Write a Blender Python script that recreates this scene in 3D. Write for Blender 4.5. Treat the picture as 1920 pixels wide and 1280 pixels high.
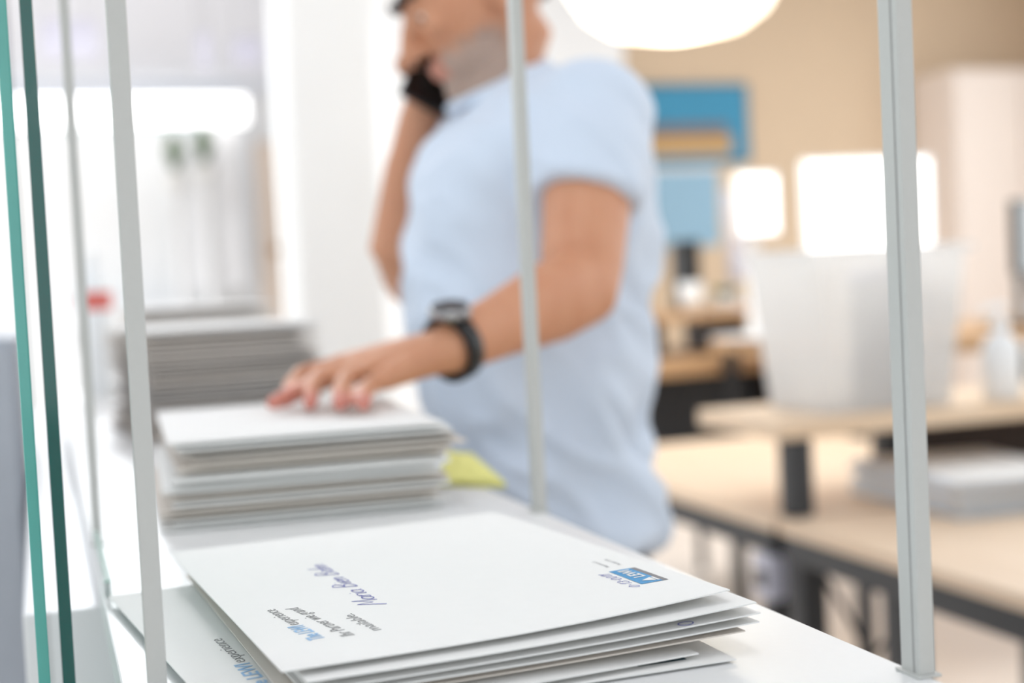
import bpy, bmesh, math, random
from mathutils import Vector, Matrix, noise
random.seed(7)
for o in list(bpy.data.objects): bpy.data.objects.remove(o)
SC = bpy.context.scene
COL = SC.collection

# ------------------------------------------------------------------ camera
FPX = 2666.7
CAM = Vector((0, 0, 1.244))
YAW, PITCH, ROLL = 0.318, 0.047, -0.049
F_ = Vector((math.sin(YAW)*math.cos(PITCH), math.cos(YAW)*math.cos(PITCH), -math.sin(PITCH)))
R0 = Vector((math.cos(YAW), -math.sin(YAW), 0)); U0 = R0.cross(F_)
R_ = math.cos(ROLL)*R0 + math.sin(ROLL)*U0
U_ = -math.sin(ROLL)*R0 + math.cos(ROLL)*U0
cam = bpy.data.cameras.new('camera'); camo = bpy.data.objects.new('camera', cam); COL.objects.link(camo)
cam.sensor_width = 36; cam.lens = 50; cam.clip_start = 0.02; cam.clip_end = 100
m = Matrix((R_, U_, -F_)).transposed().to_4x4(); m.translation = CAM
camo.matrix_world = m
cam.dof.use_dof = True; cam.dof.focus_distance = 0.735; cam.dof.aperture_fstop = 3.6
SC.camera = camo

def P(x, y, d):                     # photo pixel + distance along the view axis
    return CAM + d*(F_ + R_*((x-960)/FPX) - U_*((y-640)/FPX))
def PZ(x, y, z):                    # photo pixel on a horizontal plane
    v = F_ + R_*((x-960)/FPX) - U_*((y-640)/FPX)
    return CAM + v*((z-CAM.z)/v.z)
def PY(x, y, Y):                    # photo pixel on a wall at constant y
    v = F_ + R_*((x-960)/FPX) - U_*((y-640)/FPX)
    return CAM + v*((Y-CAM.y)/v.y)

# ------------------------------------------------------------------ light
W = bpy.data.worlds.new('world'); SC.world = W; W.use_nodes = True
bg = W.node_tree.nodes['Background']; bg.inputs[0].default_value = (0.93, 0.97, 1.0, 1); bg.inputs[1].default_value = 1.25
vs = SC.view_settings; vs.view_transform = 'Standard'; vs.look = 'None'; vs.gamma = 1; vs.use_curve_mapping = False
vs.exposure = -0.55

def area(name, loc, rot, sx, sy, power, col=(1, 1, 1)):
    l = bpy.data.lights.new(name, 'AREA'); l.shape = 'RECTANGLE'; l.size = sx; l.size_y = sy; l.energy = power; l.color = col
    o = bpy.data.objects.new(name, l); COL.objects.link(o); o.location = loc; o.rotation_euler = rot
    return o
# daylight through the window wall on the left and the windows at the right rear
area('window_daylight', (-3.3, 3.5, 1.75), (0, math.radians(-90), 0), 2.2, 9.0, 75, (0.93, 0.97, 1.0))
area('window_daylight.001', (5.9, 3.6, 1.8), (0, math.radians(90), 0), 2.0, 5.0, 75, (0.98, 0.99, 1.0))

area('front_fill_light', (1.3, -2.4, 1.8), (math.radians(90), 0, 0), 8.5, 1.7, 60, (0.97, 0.985, 1.0))  # fill light added behind the camera to brighten the stack sides

# ------------------------------------------------------------------ materials
def srgb(r, g, b):
    f = lambda c: (c/255/12.92 if c/255 <= .04045 else ((c/255+.055)/1.055)**2.4)
    return (f(r), f(g), f(b), 1)
MATS = {}
def mat(name, col, rough=.5, metal=0, noise_amt=.06, scale=30, bump=0, spec=.5, stretch=None, col2=None, emit=0, sheen=0, sss=0):
    if name in MATS: return MATS[name]
    M = bpy.data.materials.new(name); M.use_nodes = True; nt = M.node_tree; b = nt.nodes['Principled BSDF']
    b.inputs['Roughness'].default_value = rough; b.inputs['Metallic'].default_value = metal
    b.inputs['Specular IOR Level'].default_value = spec
    tc = nt.nodes.new('ShaderNodeTexCoord'); mp = nt.nodes.new('ShaderNodeMapping')
    nt.links.new(tc.outputs['Object'], mp.inputs['Vector'])
    if stretch: mp.inputs['Scale'].default_value = stretch
    nz = nt.nodes.new('ShaderNodeTexNoise'); nz.inputs['Scale'].default_value = scale; nz.inputs['Detail'].default_value = 5
    nt.links.new(mp.outputs[0], nz.inputs['Vector'])
    mx = nt.nodes.new('ShaderNodeMixRGB')
    c1 = srgb(*col); c2 = srgb(*col2) if col2 else tuple([max(0, c*(1-noise_amt*2)) for c in c1[:3]]+[1])
    mx.inputs[1].default_value = c1; mx.inputs[2].default_value = c2
    nt.links.new(nz.outputs['Fac'], mx.inputs[0]); nt.links.new(mx.outputs[0], b.inputs['Base Color'])
    if bump:
        bp = nt.nodes.new('ShaderNodeBump'); bp.inputs['Strength'].default_value = bump; bp.inputs['Distance'].default_value = .002
        nt.links.new(nz.outputs['Fac'], bp.inputs['Height']); nt.links.new(bp.outputs[0], b.inputs['Normal'])
    if emit:
        nt.links.new(mx.outputs[0], b.inputs['Emission Color']); b.inputs['Emission Strength'].default_value = emit
    if sheen: b.inputs['Sheen Weight'].default_value = sheen
    if sss:
        b.inputs['Subsurface Weight'].default_value = sss; b.inputs['Subsurface Radius'].default_value = (.01, .004, .002)
    MATS[name] = M
    return M
def glassmat(name, tint, gloss=.04, rough=.0, alpha=.9):
    if name in MATS: return MATS[name]
    M = bpy.data.materials.new(name); M.use_nodes = True; nt = M.node_tree
    for n in list(nt.nodes): nt.nodes.remove(n)
    out = nt.nodes.new('ShaderNodeOutputMaterial'); tr = nt.nodes.new('ShaderNodeBsdfTransparent'); tr.inputs[0].default_value = srgb(*tint)
    gl = nt.nodes.new('ShaderNodeBsdfGlossy'); gl.inputs['Roughness'].default_value = rough
    fr = nt.nodes.new('ShaderNodeFresnel'); ge = nt.nodes.new('ShaderNodeNewGeometry'); mr = nt.nodes.new('ShaderNodeMapRange')   # same reflectance on entering and leaving the pane
    mr.inputs['To Min'].default_value = 1.45; mr.inputs['To Max'].default_value = 1/1.45
    nt.links.new(ge.outputs['Backfacing'], mr.inputs['Value']); nt.links.new(mr.outputs['Result'], fr.inputs[0])
    mx = nt.nodes.new('ShaderNodeMixShader')
    nt.links.new(fr.outputs[0], mx.inputs[0]); nt.links.new(tr.outputs[0], mx.inputs[1]); nt.links.new(gl.outputs[0], mx.inputs[2])
    nt.links.new(mx.outputs[0], out.inputs[0]); MATS[name] = M
    return M
def translucent(name, col, mixf=.45):
    if name in MATS: return MATS[name]
    M = bpy.data.materials.new(name); M.use_nodes = True; nt = M.node_tree
    b = nt.nodes['Principled BSDF']; b.inputs['Base Color'].default_value = srgb(*col); b.inputs['Roughness'].default_value = .35
    out = nt.nodes['Material Output']; tr = nt.nodes.new('ShaderNodeBsdfTransparent'); tl = nt.nodes.new('ShaderNodeBsdfTranslucent')
    tl.inputs[0].default_value = srgb(*col); nz = nt.nodes.new('ShaderNodeTexNoise'); nz.inputs['Scale'].default_value = 4
    m1 = nt.nodes.new('ShaderNodeMixShader'); m1.inputs[0].default_value = .5
    m2 = nt.nodes.new('ShaderNodeMixShader'); m2.inputs[0].default_value = mixf
    nt.links.new(b.outputs[0], m1.inputs[1]); nt.links.new(tl.outputs[0], m1.inputs[2])
    nt.links.new(m1.outputs[0], m2.inputs[1]); nt.links.new(tr.outputs[0], m2.inputs[2]); nt.links.new(m2.outputs[0], out.inputs[0])
    MATS[name] = M
    return M
def wood(name, c1, c2, axis='y'):
    st = (18, 1.2, 18) if axis == 'y' else (1.2, 18, 18)
    return mat(name, c1, .45, col2=c2, scale=2.2, stretch=st, bump=.05)

WHITE = mat('white_lacquer', (240, 241, 243), .32, noise_amt=.01)
SHELFW = mat('white_shelf_laminate', (236, 236, 236), .35, noise_amt=.015, scale=200, bump=.02)
PAPER = mat('white_envelope_paper', (241, 240, 238), .75, noise_amt=.012, scale=120, bump=.05)
PAPER2 = mat('warm_shade_paper', (226, 217, 208), .78, noise_amt=.02, scale=120, bump=.05)  # white envelope paper with beige bounce shade tinted in; also brochure pages
PAPER3 = mat('grey_shaded_envelope_paper', (202, 196, 190), .78, noise_amt=.02, scale=120, bump=.05)  # same envelope paper, the shade of the stack sides put into its colour
GREYTXT = mat('grey_print', (150, 149, 150), .8, noise_amt=.02)
LBLUE = mat('pale_blue_print', (158, 198, 236), .8, noise_amt=.02)
BLUE = mat('logo_blue_print', (62, 150, 205), .6, noise_amt=.04)
DGREY = mat('logo_grey_print', (128, 126, 130), .6, noise_amt=.05)
INK = mat('blue_pen_ink', (80, 84, 176), .6, noise_amt=.05)
TEALST = mat('dark_teal_print', (38, 76, 88), .6, noise_amt=.05)
POST = mat('white_powder_coat', (197, 197, 194), .4, noise_amt=.02, scale=300)
SEAM = mat('grey_seam', (150, 150, 152), .6)
GL = glassmat('clear_glass', (246, 250, 249))
GEDGE = mat('dark_green_glass_edge', (4, 88, 82), .08, noise_amt=.15, scale=6, spec=.6)
GEDGE2 = mat('glass_edge_reflection', (112, 205, 192), .1, noise_amt=.25, scale=5, col2=(60, 140, 136), spec=.6)  # same green glass as the dark edge, reflected light painted in as paler teal
GEDGE3 = mat('pale_green_glass_edge', (196, 222, 214), .1, noise_amt=.05, spec=.6)
SHIRT = mat('light_blue_cotton', (213, 225, 242), .85, noise_amt=.03, scale=18, bump=.12, sheen=.2)
TROUS = mat('dark_navy_denim', (52, 56, 72), .85, noise_amt=.12, scale=60, bump=.1)
LEATHER = mat('dark_brown_leather', (60, 42, 34), .45, noise_amt=.1)
HAIR = mat('grey_brown_hair', (82, 70, 62), .7, noise_amt=.25, scale=160, bump=.4)
BROW = mat('dark_brow_hair', (58, 42, 36), .8, noise_amt=.2, scale=200)
BLACK = mat('black_plastic', (18, 18, 20), .35, noise_amt=.1)
BLACKSC = mat('black_phone_glass', (10, 10, 13), .12, noise_amt=.05)
STEEL = mat('brushed_steel', (170, 170, 172), .28, metal=1, noise_amt=.05, scale=80)
DIAL = mat('charcoal_dial', (70, 72, 76), .4, noise_amt=.05)
BMETAL = mat('charcoal_steel', (52, 54, 58), .5, noise_amt=.08, scale=60)
OAK = wood('pale_oak', (236, 214, 190), (220, 192, 162))
OAKX = wood('pale_oak_crosswise', (236, 213, 187), (220, 190, 157), 'x')
DOAK = wood('mid_oak', (205, 168, 128), (180, 140, 100))
DARKW = mat('dark_brown_wood', (66, 50, 44), .6, noise_amt=.2, scale=3, stretch=(1, 1, 12))
BEIGE = mat('beige_plaster', (220, 196, 168), .9, noise_amt=.03, scale=3, bump=.03)
WWALL = mat('white_plaster', (240, 240, 240), .9, noise_amt=.01, scale=6, bump=.03)
CEIL = mat('pale_grey_ceiling', (228, 232, 242), .9, noise_amt=.015, scale=4)
FLOOR = mat('pale_pink_vinyl', (240, 227, 215), .45, noise_amt=.04, scale=2.5, bump=.01)
PBLUE = mat('poster_blue', (58, 146, 184), .6, noise_amt=.06, scale=4)
PORANGE = mat('poster_ochre', (206, 160, 92), .6, noise_amt=.05)
PBROWN = mat('poster_brown', (120, 110, 112), .6, noise_amt=.05)
PLBLUE = mat('chart_pale_blue', (152, 190, 214), .6, noise_amt=.06, scale=4)
FRAME = mat('slate_frame', (70, 110, 128), .5)
SCREEN = mat('white_screen', (250, 250, 250), .3, noise_amt=.0, emit=2.2)
LAMPG = mat('opal_lamp_glass', (255, 246, 226), .4, noise_amt=.0, emit=3.2)
SKYGLOW = mat('window_sky_glow', (255, 255, 255), .4, noise_amt=.0, emit=3)  # glow standing in for the sky brightness of the strip window
TUBE = mat('lit_panel', (255, 255, 255), .4, noise_amt=.0, emit=5)
LAV = mat('silver_plastic', (206, 206, 220), .4, noise_amt=.03)
GREYP = mat('mid_grey_plastic', (176, 176, 178), .45, noise_amt=.03)
GREYM = mat('blue_grey_metal', (172, 178, 188), .45, noise_amt=.04)
YEL = mat('yellow_paper', (244, 242, 150), .8, noise_amt=.04)
TUB = translucent('frosted_plastic', (240, 240, 240), .5)
BOT = mat('white_bottle_plastic', (244, 246, 248), .3, noise_amt=.01)
RED = mat('red_plastic', (225, 110, 100), .4, noise_amt=.05)
GREEN = mat('leaf_green', (96, 128, 70), .6, noise_amt=.2, scale=20)
POT = mat('white_ceramic', (236, 234, 230), .3, noise_amt=.02)
SOIL = mat('brown_soil', (70, 52, 40), .95, noise_amt=.3, scale=80)
DOORP = mat('peach_door_paint', (240, 222, 206), .5, noise_amt=.02)
BRASS = mat('brass', (190, 150, 100), .3, metal=.8, noise_amt=.05)
BLIND = mat('white_fabric_blind', (243, 243, 245), .85, noise_amt=.015, scale=60)
PALEC = mat('pale_cupboard', (236, 222, 212), .5, noise_amt=.02)
LILACP = mat('lilac_grey_panel', (216, 214, 228), .7, noise_amt=.02)

# ------------------------------------------------------------------ mesh helpers
def link(name, me, ma, parent=None, smooth=False):
    o = bpy.data.objects.new(name, me); COL.objects.link(o)
    if ma is not None and not me.materials: me.materials.append(ma)
    if parent: o.parent = parent
    if smooth:
        for p in me.polygons: p.use_smooth = True
    return o
def bmobj(name, bm, ma, parent=None, smooth=False):
    me = bpy.data.meshes.new(name); bmesh.ops.recalc_face_normals(bm, faces=bm.faces); bm.to_mesh(me); bm.free()
    return link(name, me, ma, parent, smooth)
def tag(o, label, cat, group=None):
    o['label'] = label; o['category'] = cat
    if group: o['group'] = group
    return o
def empty(name, loc, rz=0):
    o = bpy.data.objects.new(name, None); o.empty_display_size = .05; COL.objects.link(o)
    o.location = loc; o.rotation_euler = (0, 0, rz); return o
def struct(o): o['kind'] = 'structure'; return o
def add_box(bm, x0, x1, y0, y1, z0, z1, bev=0, M=None):
    r = bmesh.ops.create_cube(bm, size=1); vs_ = r['verts']
    for v in vs_: v.co = Vector(((x0+x1)/2+v.co.x*(x1-x0), (y0+y1)/2+v.co.y*(y1-y0), (z0+z1)/2+v.co.z*(z1-z0)))
    if bev:
        es = set(e for v in vs_ for e in v.link_edges)
        r2 = bmesh.ops.bevel(bm, geom=list(es), offset=bev, segments=2, affect='EDGES', profile=.6)
        vs_ = list({v for f in r2['faces'] for v in f.verts} | {v for v in vs_ if v.is_valid})
    if M is not None:
        for v in vs_: v.co = M @ v.co
def box(name, x0, x1, y0, y1, z0, z1, ma, parent=None, bev=0):
    bm = bmesh.new(); add_box(bm, x0, x1, y0, y1, z0, z1, bev)
    return bmobj(name, bm, ma, parent)
def add_lathe(bm, prof, n=24, M=None, cap=True):
    rings = []
    for (r, z) in prof:
        rings.append([bm.verts.new((r*math.cos(2*math.pi*i/n), r*math.sin(2*math.pi*i/n), z)) for i in range(n)])
    for a, b in zip(rings, rings[1:]):
        for i in range(n): bm.faces.new((a[i], a[(i+1) % n], b[(i+1) % n], b[i]))
    if cap:
        bm.faces.new(rings[0][::-1]); bm.faces.new(rings[-1])
    if M is not None:
        for r in rings:
            for v in r: v.co = M @ v.co
def lathe(name, prof, ma, parent=None, n=28, loc=None, smooth=True, cap=True):
    bm = bmesh.new(); add_lathe(bm, prof, n, Matrix.Translation(loc) if loc is not None else None, cap)
    return bmobj(name, bm, ma, parent, smooth)
def frame_from(d):
    d = d.normalized(); a = Vector((0, 0, 1)) if abs(d.z) < .9 else Vector((1, 0, 0))
    s = d.cross(a).normalized(); t = s.cross(d); return s, t
def add_tube(bm, pts, rads, n=14, caps=True, round_caps=False, flat=1.0, up=None):
    pts = [Vector(p) for p in pts]
    if not hasattr(rads, '__len__'): rads = [rads]*len(pts)
    if round_caps:
        d0 = (pts[0]-pts[1]).normalized(); d1 = (pts[-1]-pts[-2]).normalized(); P2 = []; R2 = []
        for k in (80, 55, 28): a = math.radians(k); P2.append(pts[0]+d0*rads[0]*math.sin(a)); R2.append(rads[0]*math.cos(a))
        Q = list(pts); S = list(rads); P3 = []; R3 = []
        for k in (28, 55, 80): a = math.radians(k); P3.append(pts[-1]+d1*rads[-1]*math.sin(a)); R3.append(rads[-1]*math.cos(a))
        pts = P2+Q+P3; rads = R2+S+R3
    rings = []; ps = None
    for i, p in enumerate(pts):
        d = (pts[min(i+1, len(pts)-1)]-pts[max(i-1, 0)]).normalized()
        if ps is None:
            s = up.cross(d).normalized() if up is not None else frame_from(d)[0]
        else: s = (ps - d*ps.dot(d)).normalized()
        ps = s; t = d.cross(s)
        rings.append([bm.verts.new(p + rads[i]*(s*math.cos(2*math.pi*k/n)+t*flat*math.sin(2*math.pi*k/n))) for k in range(n)])
    for a, b in zip(rings, rings[1:]):
        for i in range(n): bm.faces.new((a[i], a[(i+1) % n], b[(i+1) % n], b[i]))
    if caps: bm.faces.new(rings[0][::-1]); bm.faces.new(rings[-1])
def tube(name, pts, rads, ma, parent=None, n=14, round_caps=False):
    bm = bmesh.new(); add_tube(bm, pts, rads, n, True, round_caps); return bmobj(name, bm, ma, parent, True)
def add_ell(bm, c, axes, M3=None, seg=20, rng=14):
    r = bmesh.ops.create_uvsphere(bm, u_segments=seg, v_segments=rng, radius=1)
    for v in r['verts']:
        q = Vector((v.co.x*axes[0], v.co.y*axes[1], v.co.z*axes[2]))
        v.co = Vector(c) + (M3 @ q if M3 is not None else q)
def add_loft(bm, rings, n=40, ex=2.4):     # rings: (cx,cy,cz,a,b[,tilt])
    vr = []
    for (cx, cy, cz, a, b) in rings:
        L = []
        for k in range(n):
            t = 2*math.pi*k/n; c, s = math.cos(t), math.sin(t)
            L.append(bm.verts.new((cx+a*math.copysign(abs(c)**(2/ex), c), cy+b*math.copysign(abs(s)**(2/ex), s), cz)))
        vr.append(L)
    for A, B in zip(vr, vr[1:]):
        for i in range(n): bm.faces.new((A[i], A[(i+1) % n], B[(i+1) % n], B[i]))
    bm.faces.new(vr[0][::-1]); bm.faces.new(vr[-1])
def voxel(name, bm, ma, size, smooth_it=4, parent=None, fn=None):
    me = bpy.data.meshes.new('tmp'); bmesh.ops.recalc_face_normals(bm, faces=bm.faces); bm.to_mesh(me); bm.free()
    t = bpy.data.objects.new('tmp', me); COL.objects.link(t)
    r = t.modifiers.new('r', 'REMESH'); r.mode = 'VOXEL'; r.voxel_size = size; r.use_smooth_shade = True
    s = t.modifiers.new('s', 'SMOOTH'); s.factor = .5; s.iterations = smooth_it
    dg = bpy.context.evaluated_depsgraph_get()
    me2 = bpy.data.meshes.new_from_object(t.evaluated_get(dg)); me2.name = name
    bpy.data.objects.remove(t); bpy.data.meshes.remove(me)
    me2.materials.clear()
    if fn:
        me2.calc_loop_triangles()
        nn = [v.normal.copy() for v in me2.vertices]
        for v, n_ in zip(me2.vertices, nn): v.co += n_*fn(v.co, n_)
    return link(name, me2, ma, parent, True)

# ------------------------------------------------------------------ the room
ZS = 1.05                                   # shelf top height
struct(box('floor', -3.4, 6.0, -2.5, 13.2, -.1, 0, FLOOR))
struct(box('ceiling', -3.4, 6.0, -2.5, 13.2, 3.0, 3.1, CEIL))
struct(box('wall_front', -3.4, 6.0, -2.6, -2.5, 0, .9, WWALL))
struct(box('wall_front_top', -3.4, 6.0, -2.6, -2.5, 2.7, 3.0, WWALL))
fill_win = struct(empty('front_fill_window', (0, 0, 0)))  # unseen window, added so light reaches the faces turned to the camera
for i in range(6):
    x0 = -3.4+9.4*i/5
    box('mullion', x0-.04, x0+.04, -2.58, -2.52, .9, 2.7, WHITE, fill_win)
    if i < 5: box('pane', x0+.04, x0+9.4/5-.04, -2.555, -2.545, .9, 2.7, GL, fill_win)
YB = 7.4
xb0 = PY(1128, 60, YB).x
struct(box('wall_back', xb0, 6.0, YB, YB+.12, 0, 3.0, BEIGE))
xw0 = PY(545, 300, YB-.3).x; 
struct(box('wall_middle', xw0, xb0, YB-.3, YB+.12, 0, 3.0, WWALL))
# right wall with a window opening
wr = struct(box('wall_right', 6.0, 6.12, 6.3, YB+.12, 0, 3.0, BEIGE))
struct(box('wall_right_low', 6.0, 6.12, -2.5, 6.3, 0, .75, BEIGE))
struct(box('wall_right_top', 6.0, 6.12, -2.5, 6.3, 2.8, 3.0, BEIGE))
# far wall of the hall on the left, with a strip window under the ceiling
YF = 13.0
zs0, zs1 = PY(300, 246, YF).z, PY(300, 168, YF).z
zs1 = min(zs1, 2.96)
xe = PY(445, 200, YF).x
struct(box('wall_far', -3.4, 3.2, YF, YF+.15, 0, zs0, WWALL))
struct(box('wall_far_top', -3.4, 3.2, YF, YF+.15, zs1, 3.0, WWALL))
struct(box('wall_far_side', xe, 3.2, YF, YF+.15, zs0, zs1, WWALL))
win = struct(empty('window_1', (0, 0, 0)))
for i in range(5):
    x0 = -3.4+(xe+3.4)*i/5; x1 = -3.4+(xe+3.4)*(i+1)/5
    box('mullion', x0-.02, x0+.02, YF+.04, YF+.1, zs0, zs1, WHITE, win)
    box('pane', x0+.02, x1-.02, YF+.06, YF+.07, zs0, zs1, GL, win)
# window wall at the far left side (daylight), mullions and panes
win2 = struct(empty('window_2', (0, 0, 0)))
for i in range(9):
    y0 = -2.5+15.5*i/8
    box('mullion', -3.45, -3.35, y0-.04, y0+.04, .9, 2.8, WHITE, win2)
    if i < 8: box('pane', -3.405, -3.395, y0+.04, y0+15.5/8-.04, .9, 2.8, GL, win2)
struct(box('wall_left', -3.5, -3.4, -2.5, 13.2, 0, .9, WWALL))
struct(box('wall_left_top', -3.5, -3.4, -2.5, 13.2, 2.8, 3.0, WWALL))
win3 = struct(empty('window_3', (0, 0, 0)))
for i in range(6):
    y0 = -2.5+8.8*i/5
    box('mullion', 6.02, 6.1, y0-.04, y0+.04, .75, 2.8, WHITE, win3)
    if i < 5: box('pane', 6.055, 6.065, y0+.04, y0+8.8/5-.04, .75, 2.8, GL, win3)

# ceiling panels; hall ones strengthened and kept out of view to brighten the background
lampspots = [(.2, .9), (.2, 3.6), (2.6, .9), (2.6, 3.6), (-1.6, 2.2), (.3, 6.6), (4.6, 2.2), (4.4, 5.2), (-1.3, 9.8)]
where = ['above the near end of the counter', 'above the far end of the counter', 'above the near desks', 'above the raised shelf desks',
         'beside the window wall', 'above the middle of the hall', 'by the right hand windows', 'nearest the beige wall', 'added unseen deep in the hall']
for (x, y), w_, pw_ in zip(lampspots, where, (2, 5, 11, 23, 8, 115, 14, 19, 170)):
    L = empty('ceiling_lamp', (x, y, 3.0)); tag(L, 'square white ceiling light panel ' + w_, 'lamp', 'ceiling light panels')
    box('housing', -.33, .33, -.33, .33, -.05, -.004, WHITE, L, .006)
    box('diffuser', -.3, .3, -.3, .3, -.058, -.05, TUBE, L)
    a = area('panel_light', (x, y, 2.935), (0, 0, 0), .58, .58, pw_, (.92, .97, 1))

# ------------------------------------------------------------------ counter with shelf posts
XL, XR = .026, .377
cn = empty('white_counter', (.2, 1.6, 0)); tag(cn, 'long white counter carrying the stacks of envelopes', 'counter')
def cbox(name, x0, x1, y0, y1, z0, z1, ma, parent=cn, bev=0):
    return box(name, x0-.2, x1-.2, y0-1.6, y1-1.6, z0, z1, ma, parent, bev)
cbox('top', XL, XR, .2, 3.0, ZS-.022, ZS, SHELFW, cn, .0012)
cbox('body', XL+.02, XR-.03, .24, 2.96, .08, ZS-.022, WHITE)
cbox('plinth', XL+.04, XR-.06, .27, 2.93, 0, .08, GREYP)
for i in range(4):
    y0 = .245+.68*i
    d = cbox('door', XR-.03, XR-.012, y0, y0+.67, .1, ZS-.03, WHITE, cn, .002)
    h = box('handle', XR-.012-.2, XR+.004-.2, y0+.58-1.6, y0+.592-1.6, .75, .9, STEEL, d, .002)
# slim posts
def post(px, py, label, dx=.0, zt=.62, w=.0085, dep=.015):
    p = PZ(px, py, ZS); o = empty('shelf_post', p); tag(o, label, 'post', 'slim white shelf posts')
    box('front_bar', -w/2, w/2, -dep/2, -dep/2+.0042, 0, zt, POST, o, .0007)
    box('rear_bar', -w/2, w/2, -dep/2+.0054, dep/2, 0, zt, POST, o, .0007)
    box('seam_strip', -w/2+.0008, w/2-.0008, -dep/2+.0040, -dep/2+.0056, 0, zt, SEAM, o)
    box('foot_plate', -w/2-.002, w/2+.002, -dep/2-.002, dep/2+.002, 0, .0015, POST, o, .0004)
    return o
pA = post(1722, 1262, 'slim white upright post nearest the desks at the right')
pB = post(1011, 958, 'slim white upright post in front of the man')
def post_at(x, y, label, w=.0085, dep=.015):
    o = post(960, 1200, label, w=w, dep=dep); o.location = (x, y, ZS); return o
dC = .70
vC = P(253, 600, 1); kC = .69/((vC-CAM).y); xC = (vC-CAM).x*kC
pC = post_at(xC, .69, 'thick looking white upright post left of the front envelope stack', w=.0088, dep=.012)
vD = P(143, 600, 1); kD = 1.15/((vD-CAM).y); xD = max((vD-CAM).x*kD, XL+.0045)
pD = post_at(xD, 1.15, 'thinnest white upright post at the left beside the green glass', w=.0075, dep=.012)
# short glass lip at the left edge of the counter
gp = empty('glass_lip', (XL+.0035, 1.03, ZS)); tag(gp, 'short low glass lip at the left edge of the counter', 'glass panel')
box('pane', -.002, .002, -.09, .11, 0, .010, GL, gp)
box('top_edge', -.0021, .0021, -.09, .11, .010, .012, GEDGE3, gp)
cbox('cable_duct', -.026, XL+.02, 1.06, 2.98, 0, ZS-.03, WHITE, cn, .002)
# two upright glass sheets with green edges at the far left
def sheet(x, y0, y1, th, zl, zh, me, label):
    o = empty('glass_sheet', (x, y0, zl)); tag(o, label, 'glass sheet', 'green edged glass sheets')
    box('pane', -th/2, th/2, .004, y1-y0, 0, zh-zl, GL, o)
    box('polished_edge', -th/2, th/2, 0, .004, 0, zh-zl, me, o, .0006)
def xat(px, py, Y): v = P(px, py, 1)-CAM; return v.x*Y/v.y
sheet(xat(89, 640, .70), .70, 1.0, .0058, .3, 2.1, GEDGE, 'glass sheet with dark green polished edge at the far left')
sheet(xat(42, 640, .72), .72, 1.02, .0055, .3, 2.1, GEDGE2, 'glass sheet with reflection painted pale teal on its edge, leftmost in the picture')
gb = empty('support_rail', (-.005, .86, 0)); tag(gb, 'grey base rail holding the two glass sheets', 'rail')
box('profile', -.03, .03, -.19, .19, 0, .3, GREYM, gb, .003)

# ------------------------------------------------------------------ envelopes
def env_mesh(W_, L_, t, seed, lift=0, bend=0, warp=.0007, nx=10, ny=14, edge=.0007):
    rnd = random.Random(seed); ox = rnd.random()*50
    bm = bmesh.new(); top = []; bot = []
    for j in range(ny+1):
        rt = []; rb = []
        for i in range(nx+1):
            u = .5-.5*math.cos(math.pi*i/nx) if True else i/nx
            v = .5-.5*math.cos(math.pi*j/ny)
            th = t*((1-abs(2*u-1)**5)*(1-abs(2*v-1)**7))*(1-edge/t*.9)+edge
            b = warp*noise.noise(Vector((u*2+ox, v*2, seed*.37)))+lift*max(0, u-.25)**2*1.8*(1-v*.7)+bend*(u-.5)**2*4*(1-v)
            rt.append(bm.verts.new((u*W_, v*L_, b+t/2+th/2))); rb.append(bm.verts.new((u*W_, v*L_, b+t/2-th/2)))
        top.append(rt); bot.append(rb)
    for j in range(ny):
        for i in range(nx):
            bm.faces.new((top[j][i], top[j][i+1], top[j+1][i+1], top[j+1][i]))
            bm.faces.new((bot[j][i], bot[j+1][i], bot[j+1][i+1], bot[j][i+1]))
    loop = [(0, i) for i in range(nx)]+[(j, nx) for j in range(ny)]+[(ny, i) for i in range(nx, 0, -1)]+[(j, 0) for j in range(ny, 0, -1)]
    for (a, b), (c, d) in zip(loop, loop[1:]+loop[:1]):
        bm.faces.new((top[a][b], bot[a][b], bot[c][d], top[c][d]))
    me = bpy.data.meshes.new('envelope'); bm.to_mesh(me); bm.free()
    return me
ORD = ['topmost', 'second', 'third', 'fourth', 'fifth', 'sixth', 'seventh', 'eighth', 'ninth', 'tenth', 'eleventh', 'twelfth', 'thirteenth', 'fourteenth',
       'fifteenth', 'sixteenth', 'seventeenth', 'eighteenth', 'nineteenth', 'twentieth', 'twenty-first', 'twenty-second', 'twenty-third', 'twenty-fourth',
       'twenty-fifth', 'twenty-sixth', 'twenty-seventh', 'twenty-eighth', 'twenty-ninth', 'thirtieth']
def textmesh(name, txt, size, ma, parent, loc, rot=math.pi/2, shear=0, bold=0, xs=1.0):
    c = bpy.data.curves.new(name, 'FONT'); c.body = txt; c.size = size; c.shear = shear; c.offset = bold; c.extrude = 0.00004
    c.resolution_u = 3
    t = bpy.data.objects.new('t', c); COL.objects.link(t)
    dg = bpy.context.evaluated_depsgraph_get(); me = bpy.data.meshes.new_from_object(t.evaluated_get(dg)); me.name = name
    bpy.data.objects.remove(t)
    me.materials.clear()
    me.transform(Matrix.Rotation(rot, 4, 'Z') @ Matrix.Diagonal((xs, 1, 1, 1))); me.transform(Matrix.Translation(loc))
    return link(name, me, ma, parent)
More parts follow.
